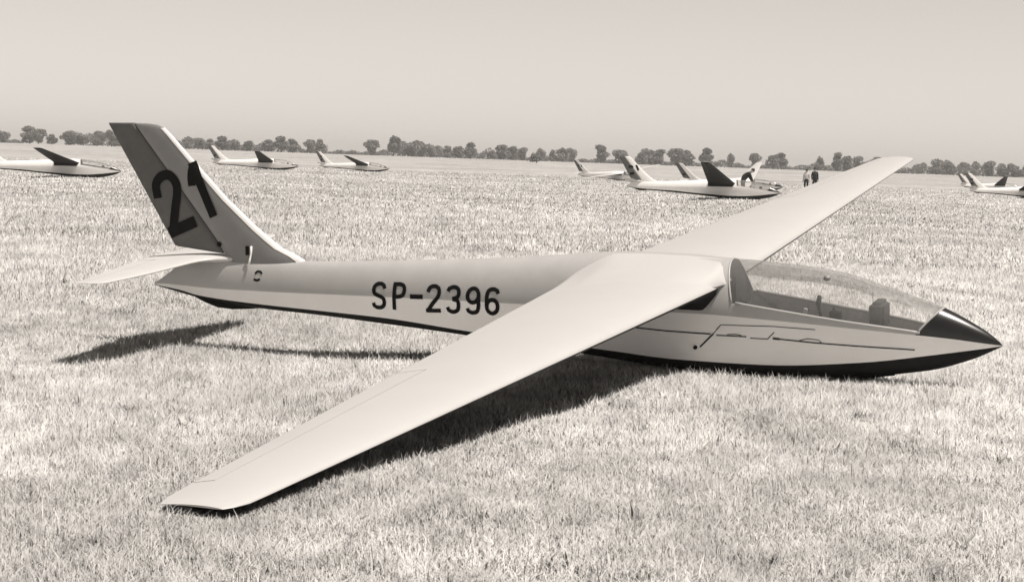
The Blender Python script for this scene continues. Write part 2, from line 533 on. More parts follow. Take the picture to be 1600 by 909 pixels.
    def surface(name, st, material, parent, sd=1, f0=0.0, f1=1.0, cam_=.02, cut=None, two=False):
        """st = list of (y, xle, xte, z, t); cut = (y0, y1, f) leaves out a control surface bay"""
        def lerp_st(yc):
            Y = [q[0] for q in st]
            return tuple(float(np.interp(yc, Y, [q[i] for q in st])) for i in range(5))
        if cut:
            segs = [([q for q in st if q[0] < cut[0]] + [lerp_st(cut[0])], f1),
                    ([lerp_st(cut[0])] + [q for q in st if cut[0] < q[0] < cut[1]] + [lerp_st(cut[1])], cut[2]),
                    ([lerp_st(cut[1])] + [q for q in st if q[0] > cut[1]], f1)]
        else:
            segs = [(st, f1)]
        V, F, I = [], [], []
        for sg, ff in segs:
            base = len(V)
            for (y, xl, xt, z, t) in sg:
                for (x, dz) in section(xl, xt, t, cam_, f0, ff): V.append((x, sd * y, z + dz))
            k = (len(V) - base) // len(sg)
            g = grid_faces(len(sg), k, base, True, flip=(sd < 0))
            F += g
            for i in range(len(sg) - 1):
                for j in range(k):
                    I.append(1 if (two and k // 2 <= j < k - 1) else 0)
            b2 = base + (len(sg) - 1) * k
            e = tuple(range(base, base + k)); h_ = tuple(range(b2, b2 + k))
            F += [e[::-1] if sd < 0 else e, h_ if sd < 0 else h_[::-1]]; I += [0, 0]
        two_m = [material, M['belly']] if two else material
        me = mesh(name, V, F, mids=I)
        sharp_edges(me)
        o = link(name, me, two_m, parent)
        return o
    ws = []
    for y in list(np.linspace(0, 7.2, 19)) + [7.36, 7.45, 7.49]:
        q = y / 7.49; tp = max(0, (y - 7.30) / .19)
        xl = .523 - .011 * q - .06 * tp ** 3; xt = .523 - 1.232 - .011 * q + (1.232 - .389) * q + .03 * tp ** 2
        ws.append((y, xl, xt, .232 + .0277 * y, (.128 - .018 * q) * math.sqrt(max(.06, 1 - tp ** 2))))
    def at(st, y):
        Y = [q[0] for q in st]
        return tuple(float(np.interp(y, Y, [q[i] for q in st])) for i in range(5))
    for sd in (-1, 1):
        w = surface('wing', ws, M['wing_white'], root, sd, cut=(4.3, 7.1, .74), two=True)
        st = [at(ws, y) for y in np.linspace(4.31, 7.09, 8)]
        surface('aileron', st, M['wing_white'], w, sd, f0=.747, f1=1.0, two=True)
        bm = bmesh.new(); a = at(ws, 7.25)
        box_bm(bm, (a[1] - .17, sd * 7.25, a[3] - .032), (.14, .03, .03))
        me = bpy.data.meshes.new('tip_skid'); bm.to_mesh(me); bm.free()
        link('tip_skid', me, M['black'], w)
    def zsurf(x, y, upper):
        y_, xl, xt, z, t = at(ws, y)
        f = min(1, max(0, (xl - x) / (xl - xt)))
        return z + (.02 * 4 * f * (1 - f) + (1 if upper else -1) * half_t(f, t)) * (xl - xt)
    for sd in (-1, 1):                                   # fairings where the wing meets the hull; lower ones paint the wing's shadow dark
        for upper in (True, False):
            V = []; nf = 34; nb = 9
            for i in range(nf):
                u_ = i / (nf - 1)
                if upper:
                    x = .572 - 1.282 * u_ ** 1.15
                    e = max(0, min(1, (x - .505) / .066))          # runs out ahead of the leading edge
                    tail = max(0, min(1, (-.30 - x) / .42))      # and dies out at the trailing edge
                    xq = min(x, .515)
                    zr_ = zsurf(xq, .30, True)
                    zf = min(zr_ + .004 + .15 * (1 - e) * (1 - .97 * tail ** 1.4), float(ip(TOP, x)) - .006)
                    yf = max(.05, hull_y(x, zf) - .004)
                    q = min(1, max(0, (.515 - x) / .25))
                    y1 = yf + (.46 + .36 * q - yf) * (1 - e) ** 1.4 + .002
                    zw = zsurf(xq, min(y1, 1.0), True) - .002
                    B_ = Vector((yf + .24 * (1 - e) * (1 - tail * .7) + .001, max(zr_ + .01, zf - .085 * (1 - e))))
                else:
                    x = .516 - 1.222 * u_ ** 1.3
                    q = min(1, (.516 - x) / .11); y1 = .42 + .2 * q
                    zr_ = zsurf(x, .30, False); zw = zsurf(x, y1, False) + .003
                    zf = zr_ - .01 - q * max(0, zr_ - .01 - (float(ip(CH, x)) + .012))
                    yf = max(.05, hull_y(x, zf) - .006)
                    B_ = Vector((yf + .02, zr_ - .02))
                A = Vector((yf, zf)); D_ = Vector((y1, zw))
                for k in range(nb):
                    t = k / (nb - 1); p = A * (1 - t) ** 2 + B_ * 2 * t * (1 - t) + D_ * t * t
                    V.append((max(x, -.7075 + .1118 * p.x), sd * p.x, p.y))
            link('wing_fairing_and_shade', mesh('wing_fairing_and_shade', V, grid_faces(nf, nb, flip=(sd > 0) == upper)), M['wing_white'] if upper else M['belly'], root)
    LEh = [(0, -3.58), (.05, -3.70), (.13, -3.86), (.25, -3.915), (.6, -3.935), (.9, -3.955), (1.2, -4.0), (1.34, -4.025), (1.42, -4.07), (1.445, -4.15)]
    TEh = [(0, -4.475), (.45, -4.425), (.95, -4.35), (1.4, -4.295), (1.445, -4.26)]
    hs = []
    for y in [0, .05, .09, .13, .2, .28, .45, .6, .8, 1.0, 1.2, 1.3, 1.36, 1.42, 1.445]:
        hs.append((y, float(ip(LEh, y)), float(np.interp(y, *zip(*TEh))), .300, .085 if y < 1.4 else .05))
    for sd in (-1, 1):
        hst = surface('tailplane', hs, M['tail_white'], root, sd, cam_=0, cut=(.28, 1.33, .66))
        st = [at(hs, y) for y in np.linspace(.29, 1.32, 7)]
        surface('elevator', st, M['tail_white'], hst, sd, f0=.672, f1=1.0, cam_=0)
    # fin and rudder
    FLE = [(.24, -2.98), (.317, -3.05), (.396, -3.235), (.513, -3.40), (.787, -3.715), (1.132, -4.05), (1.32, -4.225), (1.375, -4.285), (1.405, -4.36), (1.412, -4.45)]
    FHI = [(.24, -3.70), (.335, -3.75), (.43, -3.80), (.759, -4.05), (1.413, -4.56)]
    FTE = [(.24, -4.16), (.386, -4.236), (1.408, -4.82), (1.42, -4.82)]
    def fin_hw(x, z):
        le, te = float(np.interp(z, *zip(*FLE))), float(np.interp(z, *zip(*FTE)))
        f = (le - x) / (le - te)
        return half_t(f, .088) * (le - te) * (1.0 if z < 1.37 else .8)
    zl = [.24, .30, .335, .396, .46, .55, .7, .787, .95, 1.132, 1.25, 1.32, 1.375, 1.40, 1.412]
    V = []; n = 12
    for z in zl:
        le, hi = float(np.interp(z, *zip(*FLE))), float(np.interp(z, *zip(*FHI)))
        le = max(le, hi + .02)
        up = [];
        for k in range(n):
            q = (k / (n - 1)) ** 1.8; x = le + (hi - le) * q
            up.append((x, fin_hw(x, z)))
        V += [(x, -y, z) for x, y in up] + [(x, y, z) for x, y in up[::-1]]
    F = grid_faces(len(zl), 2 * n, 0, True, flip=True)
    F += [tuple((len(zl) - 1) * 2 * n + q for q in range(2 * n))[::-1]]
    fin = link('fin', mesh('fin', V, F), M['fin'], root)
    V = []; zz_ = [q for q in zl if q < 1.39]
    for z in zz_:
        le, te = float(np.interp(z, *zip(*FLE))), float(np.interp(z, *zip(*FTE)))
        cs = [le - (le - te) * .06 * q ** 1.6 for q in np.linspace(0, 1, 8)]
        up = [(x, fin_hw(x, z) + .003) for x in cs]
        V += [(x, -y, z) for x, y in up[::-1]] + [(le + .003, 0, z)] + [(x, y, z) for x, y in up]
    link('sunlit_edge_strip', mesh('sunlit_edge_strip', V, grid_faces(len(zz_), 17)), M['white'], fin)  # white strip paints in the sunlit look of the fin's leading edge
    V = []
    zr = [.345, .40, .5, .7, .9, 1.1, 1.3, 1.4, 1.415]
    for iz, z in enumerate(zr):
        hi, te = float(np.interp(z, *zip(*FHI))) - .012, float(np.interp(z, *zip(*FTE)))
        up = []
        for k in range(8):
            x = hi + (te - hi) * k / 7
            zz = z
            if iz == 0: zz = .345 + .045 * k / 7            # lower edge rises aft
            up.append((x, fin_hw(x, zz) * .97, zz))
        V += [(x, -y, zz) for x, y, zz in up] + [(x, y, zz) for x, y, zz in up[::-1]]
    F = grid_faces(len(zr), 16, 0, True, flip=True)
    F += [tuple(range(16)), tuple((len(zr) - 1) * 16 + q for q in range(16))[::-1]]
    rud = link('rudder', mesh('rudder', V, F), M['rudder'], fin)
    # tail skid and landing skid
    V, F = [], []
    tube(V, F, [(-4.10, 0, -.01), (-3.98, 0, -.045), (-3.86, 0, -.075), (-3.72, 0, -.08), (-3.55, 0, -.085), (-3.40, 0, -.085)], [.012, .03, .04, .045, .03, .012], 8)
    link('tail_skid', mesh('tail_skid', V, F), M['black'], root)
    V = []
    for x in np.linspace(.35, 1.78, 16):
        z = float(ip(BT, x)); d = .022 if .45 < x < 1.6 else .004
        V += [(x, -.05, z + .02), (x, -.05, z - d), (x, .05, z - d), (x, .05, z + .02)]
    F = grid_faces(16, 4, 0, True) + [(3, 2, 1, 0), (60, 61, 62, 63)]
    link('landing_skid', mesh('landing_skid', V, F, smooth=False), M['black'], root)
    return root, fus, fin, rud, fin_hw

def copy_tree(o, parent=None, skip=()):
    c = o.copy(); C.objects.link(c)
    if parent is not None:
        c.parent = parent
    for ch in list(o.children):
        if ch.name.split('.')[0] not in skip:
            copy_tree(ch, c, skip)
    return c

glider, fuselage, fin_o, rudder_o, fin_hw = build_glider()
proto_children = True
tag(glider, 'large white glider numbered 21 with one wingtip resting in the near grass', 'glider')

# ---- far copies are made before the markings are put on
FAR = []
def far_glider(px_nose, D, yaw, roll, scale, label, group=None):
    o = copy_tree(glider)
    o.scale = (scale,) * 3
    for k in ('label', 'category', 'group'):
        if k in o: del o[k]
    # nose px -> world x on distance D
    q = (px_nose - 800) / FPX
    nose = Vector((q * D, D, 0))
    e = Euler((roll, GPITCH, yaw), 'XYZ')
    off = e.to_matrix() @ Vector((2.5, 0, 0)) * scale
    gx, gy = nose.x - off.x, nose.y - off.y
    o.location = (gx, gy, float(terrain(gx, gy)) + .44 * scale)
    o.rotation_euler = e
    for c in o.children:                                  # the far gliders are white all over
        k = c.name.split('.')[0]
        if k in ('fuselage', 'fin', 'wing_fairing_and_shade') and c.material_slots[0].material != M['belly']:
            c.material_slots[0].link = 'OBJECT'; c.material_slots[0].material = M['white']
    tag(o, label, 'glider', group)
    FAR.append(o)
    return o

# ---- ribbons: painted lettering and seams that follow the hull
def resample(pts, step, smooth=True):
    pts = [Vector((p[0], p[1])) for p in pts]
    out = []
    n = len(pts)
    for i in range(n - 1):
        p0 = pts[max(0, i - 1)]; p1 = pts[i]; p2 = pts[i + 1]; p3 = pts[min(n - 1, i + 2)]
        k = max(1, int((p2 - p1).length / step))
        for j in range(k):
            t = j / k
            if smooth:
                out.append(.5 * ((2 * p1) + (p2 - p0) * t + (2 * p0 - 5 * p1 + 4 * p2 - p3) * t * t + (3 * p1 - p0 - 3 * p2 + p3) * t ** 3))
            else:
                out.append(p1.lerp(p2, t))
    out.append(pts[-1])
    return out

def ribbon(V, F, pts, width, yfun, step=.02, smooth=True, lift=.004, cols=5):
    P = resample(pts, step, smooth)
    base = len(V)
    for i, p in enumerate(P):
        d = (P[min(len(P) - 1, i + 1)] - P[max(0, i - 1)])
        if d.length < 1e-9: d = Vector((1, 0))
        d.normalize(); nrm = Vector((-d.y, d.x))
        wd = width[0] + (width[1] - width[0]) * i / max(1, len(P) - 1) if isinstance(width, tuple) else width
        for c in range(cols):
            q = p + nrm * wd * (c / (cols - 1) - .5)
            V.append((q.x, -(yfun(q.x, q.y) + lift), q.y))
    F += grid_faces(len(P), cols, base, flip=False)

hull_y = lambda x, z: float(flank_y(x, z))

FARSPEC = [
    (183, 100, -.02, -.065, 1.0, 'far white glider at the left edge with raised black-shaded wing, left of the big fin'),
    (460, 182, -.03, -.075, 1.1, 'small far glider with black raised wing just right of the big fin, nose pointing right'),
    (602, 196, -.20, -.075, 1.0, 'small far glider in the row, slanting dark raised wing below the lone round tree'),
    (998, 190, -.55, .10, 1.0, 'leftmost glider of the middle cluster, with narrow white fin and no black wing'),
    (1212, 101, -.25, -.095, 1.1, 'nearest of the far gliders, with broad black raised wing in the middle cluster'),
    (1216, 140, -.20, .15, 1.0, 'far white glider behind the black raised wing, its own white wing lifted to the right'),
    (1652, 158, -.18, -.09, 1.0, 'far glider cut off by the right edge with black raised wing'),
    (1592, 232, -.2, -.10, 1.0, 'smallest far glider near the right edge, dark raised wing between neighbouring fins'),
]
for sp in FARSPEC:
    far_glider(*sp, group='far gliders parked across the airfield')
def mark_far(o, strokes):
    f = [c for c in o.children if c.name.split('.')[0] == 'fin'][0]
    V, F = [], []
    for s_, w_ in strokes: ribbon(V, F, s_, w_, fin_hw, step=.03, lift=.006, cols=3)
    link('fin_marking', mesh('fin_marking', V, F), M['black'], f)
blot_a = [([(-4.36, .92), (-4.25, .97), (-4.17, .90)], .10)]
blot_b = [([(-4.30, .62), (-4.10, .66)], .12)]
blot_c = [([(-4.02, 1.02), (-3.90, .78)], .09)]
for i, st in ((1, blot_b), (2, blot_a + blot_b), (3, blot_a + blot_c), (4, blot_a + blot_c + blot_b), (5, blot_b), (6, blot_a + blot_b)):
    mark_far(FAR[i], st)

# ---- markings of the near glider: every character a part
def letters(char, strokes, box, width=.034):
    (xa, zt), (xb, zt2), (xc, zb) = box[0], box[1], box[2]
    h = width / 2
    V, F = [], []
    for st in strokes:
        sm = len(st) > 2
        P = []
        for u, v in st:
            W_ = xb - xa; H_ = zt - zb
            uu = (h + u * (W_ - 2 * h)) / W_; vv = (h + v * (H_ - 2 * h)) / H_
            if not sm and abs(st[0][0] - st[1][0]) < 1e-6: vv = v      # plain stems run the full height
            if not sm and abs(st[0][1] - st[1][1]) < 1e-6: uu = u
            P.append((xc + (xa - xc) * vv + uu * W_, zb + vv * H_ + uu * (zt2 - zt)))
        ribbon(V, F, P, width, hull_y, step=.014, smooth=sm)
    link('registration_mark', mesh('registration_mark', V, F), M['black'], fuselage)
gS = [[(.98, .80), (.88, .94), (.68, 1), (.32, 1), (.08, .91), (0, .77), (.06, .64), (.3, .545), (.7, .465), (.94, .37), (1, .23), (.92, .08), (.7, 0), (.3, 0), (.08, .07), (0, .20)]]
gP = [[(.125, 0), (.125, 1)], [(.1, 1), (.6, 1), (.9, .93), (1, .76), (.9, .57), (.6, .49), (.1, .49)]]
gD = [[(0, .5), (1, .5)]]
g2 = [[(0, .77), (.1, .93), (.35, 1), (.65, 1), (.9, .93), (1, .77), (.9, .57), (.45, .30), (.05, .03)], [(0, .0), (1, .0)]]
g3 = [[(0, .84), (.1, .95), (.35, 1), (.65, 1), (.92, .92), (1, .77), (.9, .61), (.45, .53)], [(.45, .53), (.92, .45), (1, .26), (.92, .08), (.65, 0), (.35, 0), (.1, .06), (0, .19)]]
cir = [(.5 + .5 * math.cos(q), .71 + .29 * math.sin(q)) for q in np.linspace(0, 2 * math.pi, 17)]
g9 = [cir, [(1, .74), (1, .5), (1, .25), (.9, .07), (.65, 0), (.35, 0), (.1, .06), (0, .18)]]
g6 = [[(1 - u, 1 - v) for u, v in s_] for s_ in g9]
BX = dict(S=[(-2.355, .174), (-2.223, .179), (-2.372, -.047)], P=[(-2.181, .178), (-2.048, .183), (-2.196, -.043)],
          two=[(-1.871, .175), (-1.74, .18), (-1.886, -.05)], three=[(-1.698, .175), (-1.569, .18), (-1.711, -.05)],
          nine=[(-1.526, .173), (-1.397, .179), (-1.538, -.049)], six=[(-1.359, .173), (-1.232, .178), (-1.37, -.048)],
          dash=[(-2.018, .09), (-1.905, .093), (-2.019, .055)])
for k, g in (('S', gS), ('P', gP), ('dash', gD), ('two', g2), ('three', g3), ('nine', g9), ('six', g6)):
    letters(k, g, BX[k], .036 if k == 'dash' else .032)
V, F = [], []
ribbon(V, F, [(-4.375, .79), (-4.385, .90), (-4.33, .97), (-4.25, .985), (-4.19, .93), (-4.178, .843), (-4.21, .70), (-4.245, .53)], .080, fin_hw, lift=.007)
ribbon(V, F, [(-4.285, .500), (-4.016, .607)], .095, fin_hw, smooth=False, lift=.008)
link('racing_number', mesh('racing_number', V, F), M['black'], rudder_o)
V, F = [], []
ribbon(V, F, [(-4.03, .90), (-4.035, .97), (-4.025, 1.04), (-4.01, 1.075)], .072, fin_hw, lift=.007)
ribbon(V, F, [(-4.03, 1.095), (-3.838, .650)], .075, fin_hw, smooth=False, lift=.008)
link('racing_number', mesh('racing_number', V, F), M['black'], fin_o)

# seams and latches on the hull side
SE = [([(-.22, -.076), (.11, -.096), (.384, -.103), (.464, -.104)], .011), ([(.507, -.112), (.737, -.113)], .009),
      ([(.766, -.123), (.895, -.125), (.947, -.071)], .007), ([(.934, -.118), (.985, -.122)], .017),
      ([(.985, -.122), (1.225, -.141), (1.871, -.176), (1.95, -.182)], .010),
      ([(.511, -.067), (.546, -.03), (.949, -.027), (1.249, -.042)], .006), ([(.374, -.21), (.483, -.103)], .013), ([(.483, -.103), (.543, -.035)], .006),
      ([(.59, -.103), (.66, -.098), (.70, -.106)], .006), ([(1.13, -.128), (1.19, -.112), (1.27, -.120), (1.29, -.138)], .006)]
for P, w_ in SE:
    V, F = [], []
    ribbon(V, F, P, w_, hull_y, smooth=False, lift=.003, cols=2)
    link('panel_seam', mesh('panel_seam', V, F), M['seam'], fuselage)
V, F = [], []
yy = hull_y(.339, -.212)
tube(V, F, [(.339, -yy + .01, -.212), (.339, -yy - .018, -.216)], [.016, .014], 10)
link('release_pin', mesh('release_pin', V, F), M['black'], fuselage)
V, F = [], []
ribbon(V, F, [(-3.45, .195), (-3.43, .215), (-3.40, .212), (-3.385, .195)], .018, hull_y, lift=.004)
ribbon(V, F, [(-3.46, .15), (-3.43, .142), (-3.40, .152)], .02, hull_y, lift=.004)
link('lifting_handle', mesh('lifting_handle', V, F), M['black'], fuselage)
V, F = [], []
ribbon(V, F, [(-3.535, .415), (-3.535, .34)], .032, fin_hw, lift=.006)
link('hinge_slot', mesh('hinge_slot', V, F), M['black'], fin_o)
V, F = [], []
tube(V, F, [(-3.495, -fin_hw(-3.49, .40) - .008, .415), (-3.495, -fin_hw(-3.49, .35) - .012, .36), (-3.50, -.075, .31), (-3.50, -.095, .27)], [.009] * 4, 8)
link('tailplane_strut', mesh('tailplane_strut', V, F), M['white'], fin_o)
V, F = [], []
yh = fin_hw(-3.8, .421)
tube(V, F, [(-3.80, -yh + .01, .421), (-3.80, -yh - .007, .421)], [.022, .020], 12)
link('inspection_hole', mesh('inspection_hole', V, F), M['black'], fin_o)

# ------------------------------------------------------------------ people by the far gliders
def person(loc, rz, joints, sc, label, shirt, trousers, group=None):
    """one skinned body; joints = dict of positions in metres, feet at z = 0"""
    root = empty('person', loc, (0, 0, rz), sc)
    order = ['pelvis', 'chest', 'neck', 'head', 'crown', 'l_sh', 'l_el', 'l_wr', 'l_pa', 'r_sh', 'r_el', 'r_wr', 'r_pa',
             'l_hip', 'l_kn', 'l_an', 'l_toe', 'r_hip', 'r_kn', 'r_an', 'r_toe']
    rad = dict(pelvis=.15, chest=.155, neck=.058, head=.098, crown=.075, l_sh=.065, l_el=.045, l_wr=.034, l_pa=.04, r_sh=.065, r_el=.045,
               r_wr=.034, r_pa=.04, l_hip=.095, l_kn=.065, l_an=.045, l_toe=.04, r_hip=.095, r_kn=.065, r_an=.045, r_toe=.04)
    E_ = [('pelvis', 'chest'), ('chest', 'neck'), ('neck', 'head'), ('head', 'crown')]
    for s_ in 'lr':
        E_ += [('chest', s_ + '_sh'), (s_ + '_sh', s_ + '_el'), (s_ + '_el', s_ + '_wr'), (s_ + '_wr', s_ + '_pa'),
               ('pelvis', s_ + '_hip'), (s_ + '_hip', s_ + '_kn'), (s_ + '_kn', s_ + '_an'), (s_ + '_an', s_ + '_toe')]
    verts = [Vector(joints[k]) for k in order]; radii = [rad[k] * (1.22 if k not in ('neck', 'head', 'crown') else 1.05) for k in order]
    edges = [(order.index(a), order.index(b)) for a, b in E_]
    for s_ in 'lr':                                        # five fingers rooted in each palm
        p = Vector(joints[s_ + '_pa']); d = (p - Vector(joints[s_ + '_wr'])).normalized()
        sidev = Vector((1, 0, 0)) - d * d.x; sidev.normalize()
        for q, ln in ((-.03, .07), (-.01, .085), (.01, .08), (.03, .06)):
            i = len(verts); verts += [p + sidev * q + d * .03, p + sidev * q + d * (.03 + ln)]; radii += [.010, .008]
            edges += [(order.index(s_ + '_pa'), i), (i, i + 1)]
        i = len(verts); verts += [p - sidev * .05, p - sidev * .065 + d * .045]; radii += [.012, .009]
        edges += [(order.index(s_ + '_pa'), i), (i, i + 1)]
    me = bpy.data.meshes.new('body'); me.from_pydata([tuple(v) for v in verts], edges, [])
    o = link('body', me, None, root)
    sk = o.modifiers.new('skin', 'SKIN'); sk.use_smooth_shade = True
    for i, r in enumerate(radii):
        me.skin_vertices[0].data[i].radius = (r, r)
    me.skin_vertices[0].data[0].use_root = True
    o.modifiers.new('sub', 'SUBSURF').levels = 1
    dg = bpy.context.evaluated_depsgraph_get()
    me2 = bpy.data.meshes.new_from_object(o.evaluated_get(dg))
    o.modifiers.clear(); o.data = me2; me2.name = 'body'
    me2.materials.clear()
    for q in (M['skin'], shirt, trousers, M['dark_cloth']): me2.materials.append(q)
    J = {k: Vector(joints[k]) for k in order}
    segs = [(a, b, 0 if a in ('neck', 'head') or b.endswith('pa') else 1) for a, b in E_]
    kind = []
    for a, b in E_:
        if a in ('neck', 'head') or b.endswith('_pa'): kind.append(0)
        elif b.endswith('_kn') or b.endswith('_an') or b.endswith('_hip'): kind.append(2)
        elif b.endswith('_toe'): kind.append(3)
        else: kind.append(1)
    for p in me2.polygons:
        c = p.center; best = (9, 1)
        for (a, b), k in zip(E_, kind):
            A, B_ = J[a], J[b]; t = max(0, min(1, (c - A).dot(B_ - A) / max(1e-9, (B_ - A).length_squared)))
            d = (c - A.lerp(B_, t)).length
            if d < best[0]: best = (d, k)
        p.material_index = best[1]; p.use_smooth = True
    hd = Vector(joints['head']); cr_ = Vector(joints['crown']); upd = (cr_ - hd).normalized()
    V, F = [], []
    tube(V, F, [hd + upd * .03 - Vector((0, -.02, 0)), cr_ + Vector((0, .015, 0)), cr_ + upd * .055 + Vector((0, .01, 0)), cr_ + upd * .085], [.108, .10, .07, .015], 10)
    link('hair', mesh('hair', V, F), M['hair'], root)
    V, F = [], []
    fc = Vector((0, -1, 0)) - upd * (-upd.y); fc.normalize()
    tube(V, F, [hd + fc * .09 + upd * .03, hd + fc * .115 - upd * .01, hd + fc * .09 - upd * .025], [.012, .02, .012], 6)
    link('nose', mesh('nose', V, F), M['skin'], root)
    tag(root, label, 'person', group)
    return root
stand = dict(pelvis=(0, 0, .95), chest=(0, 0, 1.30), neck=(0, 0, 1.48), head=(0, -.02, 1.60), crown=(0, -.01, 1.70),
             l_sh=(.19, 0, 1.40), l_el=(.25, .03, 1.13), l_wr=(.25, -.03, .88), l_pa=(.25, -.05, .80),
             r_sh=(-.19, 0, 1.40), r_el=(-.25, .03, 1.13), r_wr=(-.24, -.05, .89), r_pa=(-.24, -.08, .81),
             l_hip=(.10, 0, .88), l_kn=(.11, -.02, .49), l_an=(.11, .02, .08), l_toe=(.13, -.15, .045),
             r_hip=(-.10, 0, .88), r_kn=(-.11, -.02, .49), r_an=(-.11, .02, .08), r_toe=(-.13, -.15, .045))
bend = dict(stand)
bend.update(chest=(.22, 0, 1.22), neck=(.38, 0, 1.33), head=(.47, 0, 1.40), crown=(.54, 0, 1.47), l_sh=(.30, -.19, 1.28), l_el=(.42, -.22, 1.02), l_wr=(.55, -.18, .80), l_pa=(.60, -.17, .74),
            r_sh=(.28, .19, 1.28), r_el=(.42, .22, 1.02), r_wr=(.56, .18, .80), r_pa=(.61, .17, .74),
            l_hip=(0, -.10, .88), l_kn=(.03, -.11, .49), l_an=(-.02, -.11, .08), l_toe=(.15, -.12, .045),
            r_hip=(0, .10, .88), r_kn=(.03, .11, .49), r_an=(-.02, .11, .08), r_toe=(.15, .12, .045))
def on_field(px, D):
    x = (px - 800) / FPX * D
    return (x, D, float(terrain(x, D)))
person(on_field(1266, 150), .3, stand, 1.0, 'standing person all in dark clothes, right one of the pair beyond the raised wing', M['dark_cloth'], M['dark_cloth'])
person(on_field(1253, 151), -.5, stand, .93, 'shorter standing person in light shirt, left one of the pair beyond the raised wing', M['light_cloth'], M['dark_cloth'])
person(on_field(1154, 108), .1, bend, 1.0, 'person in dark clothes stooping beside the glider with the broad black wing', M['dark_cloth'], M['dark_cloth'])

# ------------------------------------------------------------------ far trees
HZ0, HZ1 = 224.0, 0.0342
def crown_mesh(kind, seed):
    r = np.random.default_rng(seed)
    lob = []
    if kind == 'round':
        for k in range(11):
            a = r.uniform(0, 6.28); q = r.uniform(0, .27)
            lob.append((q * math.cos(a), q * math.sin(a), r.uniform(.2, .78), r.uniform(.17, .27), r.uniform(.15, .24)))
    elif kind == 'tall':
        for k in range(11):
            a = r.uniform(0, 6.28); q = r.uniform(0, .14); z = r.uniform(.14, .86)
            lob.append((q * math.cos(a), q * math.sin(a), z, r.uniform(.15, .24) * (1.15 - .55 * z), r.uniform(.12, .2)))
    else:
        for k in range(10):
            a = r.uniform(0, 6.28); q = r.uniform(.05, .34)
            lob.append((q * math.cos(a), q * math.sin(a), r.uniform(.14, .80), r.uniform(.16, .26), r.uniform(.14, .22)))
    P, S = [], []
    per = 150
    for (x, y, z, rr, rz) in lob:
        d = r.normal(size=(per, 3)); d /= np.linalg.norm(d, axis=1)[:, None]
        q = r.uniform(.35, 1.0, (per, 1)) ** .5
        P.append(np.array([x, y, z]) + d * q * np.array([rr, rr, rz]))
        S.append(np.full(per, r.uniform(.75, 1.25)) * r.uniform(.8, 1.2, per))
    P = np.concatenate(P); S = np.concatenate(S)
    keep = (P[:, 2] > .06) & (P[:, 2] < 1.0); P, S = P[keep], S[keep]
    n = len(P); sz = r.uniform(.026, .05, (n, 1))
    u = r.normal(size=(n, 3)); u /= np.linalg.norm(u, axis=1)[:, None]
    v = np.cross(u, r.normal(size=(n, 3))); v /= np.linalg.norm(v, axis=1)[:, None]
    V = np.stack([P - u * sz - v * sz * .6, P + u * sz - v * sz * .6, P + u * sz * .8 + v * sz, P - u * sz * .8 + v * sz], 1).reshape(-1, 3)
    me = fast_mesh('crown', V, np.arange(4 * n), 4, np.repeat(S, 4))
    me.materials.append(M['leaf'])
    return me
def trunk_mesh(seed):
    r = random.Random(seed)
    V, F = [], []
    tube(V, F, [(0, 0, -.02), (.005, 0, .15), (r.uniform(-.02, .02), 0, .35), (r.uniform(-.04, .04), .01, .7)], [.035, .026, .02, .006], 7)
    for k in range(5):
        a = r.uniform(0, 6.28); z = r.uniform(.25, .5)
        tube(V, F, [(0, 0, z), (.12 * math.cos(a), .12 * math.sin(a), z + .1), (.24 * math.cos(a), .24 * math.sin(a), z + .24)], [.012, .008, .003], 5)
    me = mesh('trunk', V, F); me.materials.append(M['bark'])
    return me
CR = {k: [crown_mesh(k, 100 * i + j) for j in range(4)] for i, k in enumerate(('round', 'tall', 'broad'))}
TRK = [trunk_mesh(i) for i in range(4)]
def tree(px, top, w, kind, D, i, label, group, name='tree', cat='tree', z0=0):
    base = HZ0 + HZ1 * px - (0.2 - CAM_H) * 0 + (CAM_H - float(terrain((px - 800) / FPX * D, D))) / D * FPX
    h = max(2.0, (base - top) / FPX * D); wd = 1.32 * w / FPX * D
    root = empty(name, on_field(px, D), (0, 0, random.uniform(0, 6.28)))
    c = bpy.data.objects.new('crown', CR[kind][i % 4]); C.objects.link(c); c.parent = root
    wf = {'round': .92, 'tall': .55, 'broad': 1.05}[kind]
    c.scale = (wd / wf, wd / wf, h)
    t = bpy.data.objects.new('trunk', TRK[i % 4]); C.objects.link(t); t.parent = root
    t.scale = (wd / wf * .8, wd / wf * .8, h)
    return tag(root, label, cat, group)
GA, GB, GC, GD, GE = ('trees left of the big fin', 'trees between the big fin and the lone round tree', 'dense block of trees in the middle distance',
                  'scattered trees above the middle gliders', 'low pale trees beyond the right wing')
ORD = ['first', 'second', 'third', 'fourth', 'fifth', 'sixth', 'seventh', 'eighth', 'ninth', 'tenth', 'eleventh', 'twelfth', 'thirteenth',
       'fourteenth', 'fifteenth', 'sixteenth', 'seventeenth', 'eighteenth', 'nineteenth', 'twentieth']
LB = {GA: 'from the left edge in the row left of the big fin', GB: 'to the right of the big fin, before the lone tree',
      GC: 'from the left in the long row past the lone tree', GD: 'from the left above the middle gliders and raised wing',
      GE: 'to the right of the raised white wingtip'}
KD = {'round': 'rounded tree', 'tall': 'narrow tree', 'broad': 'broad tree'}
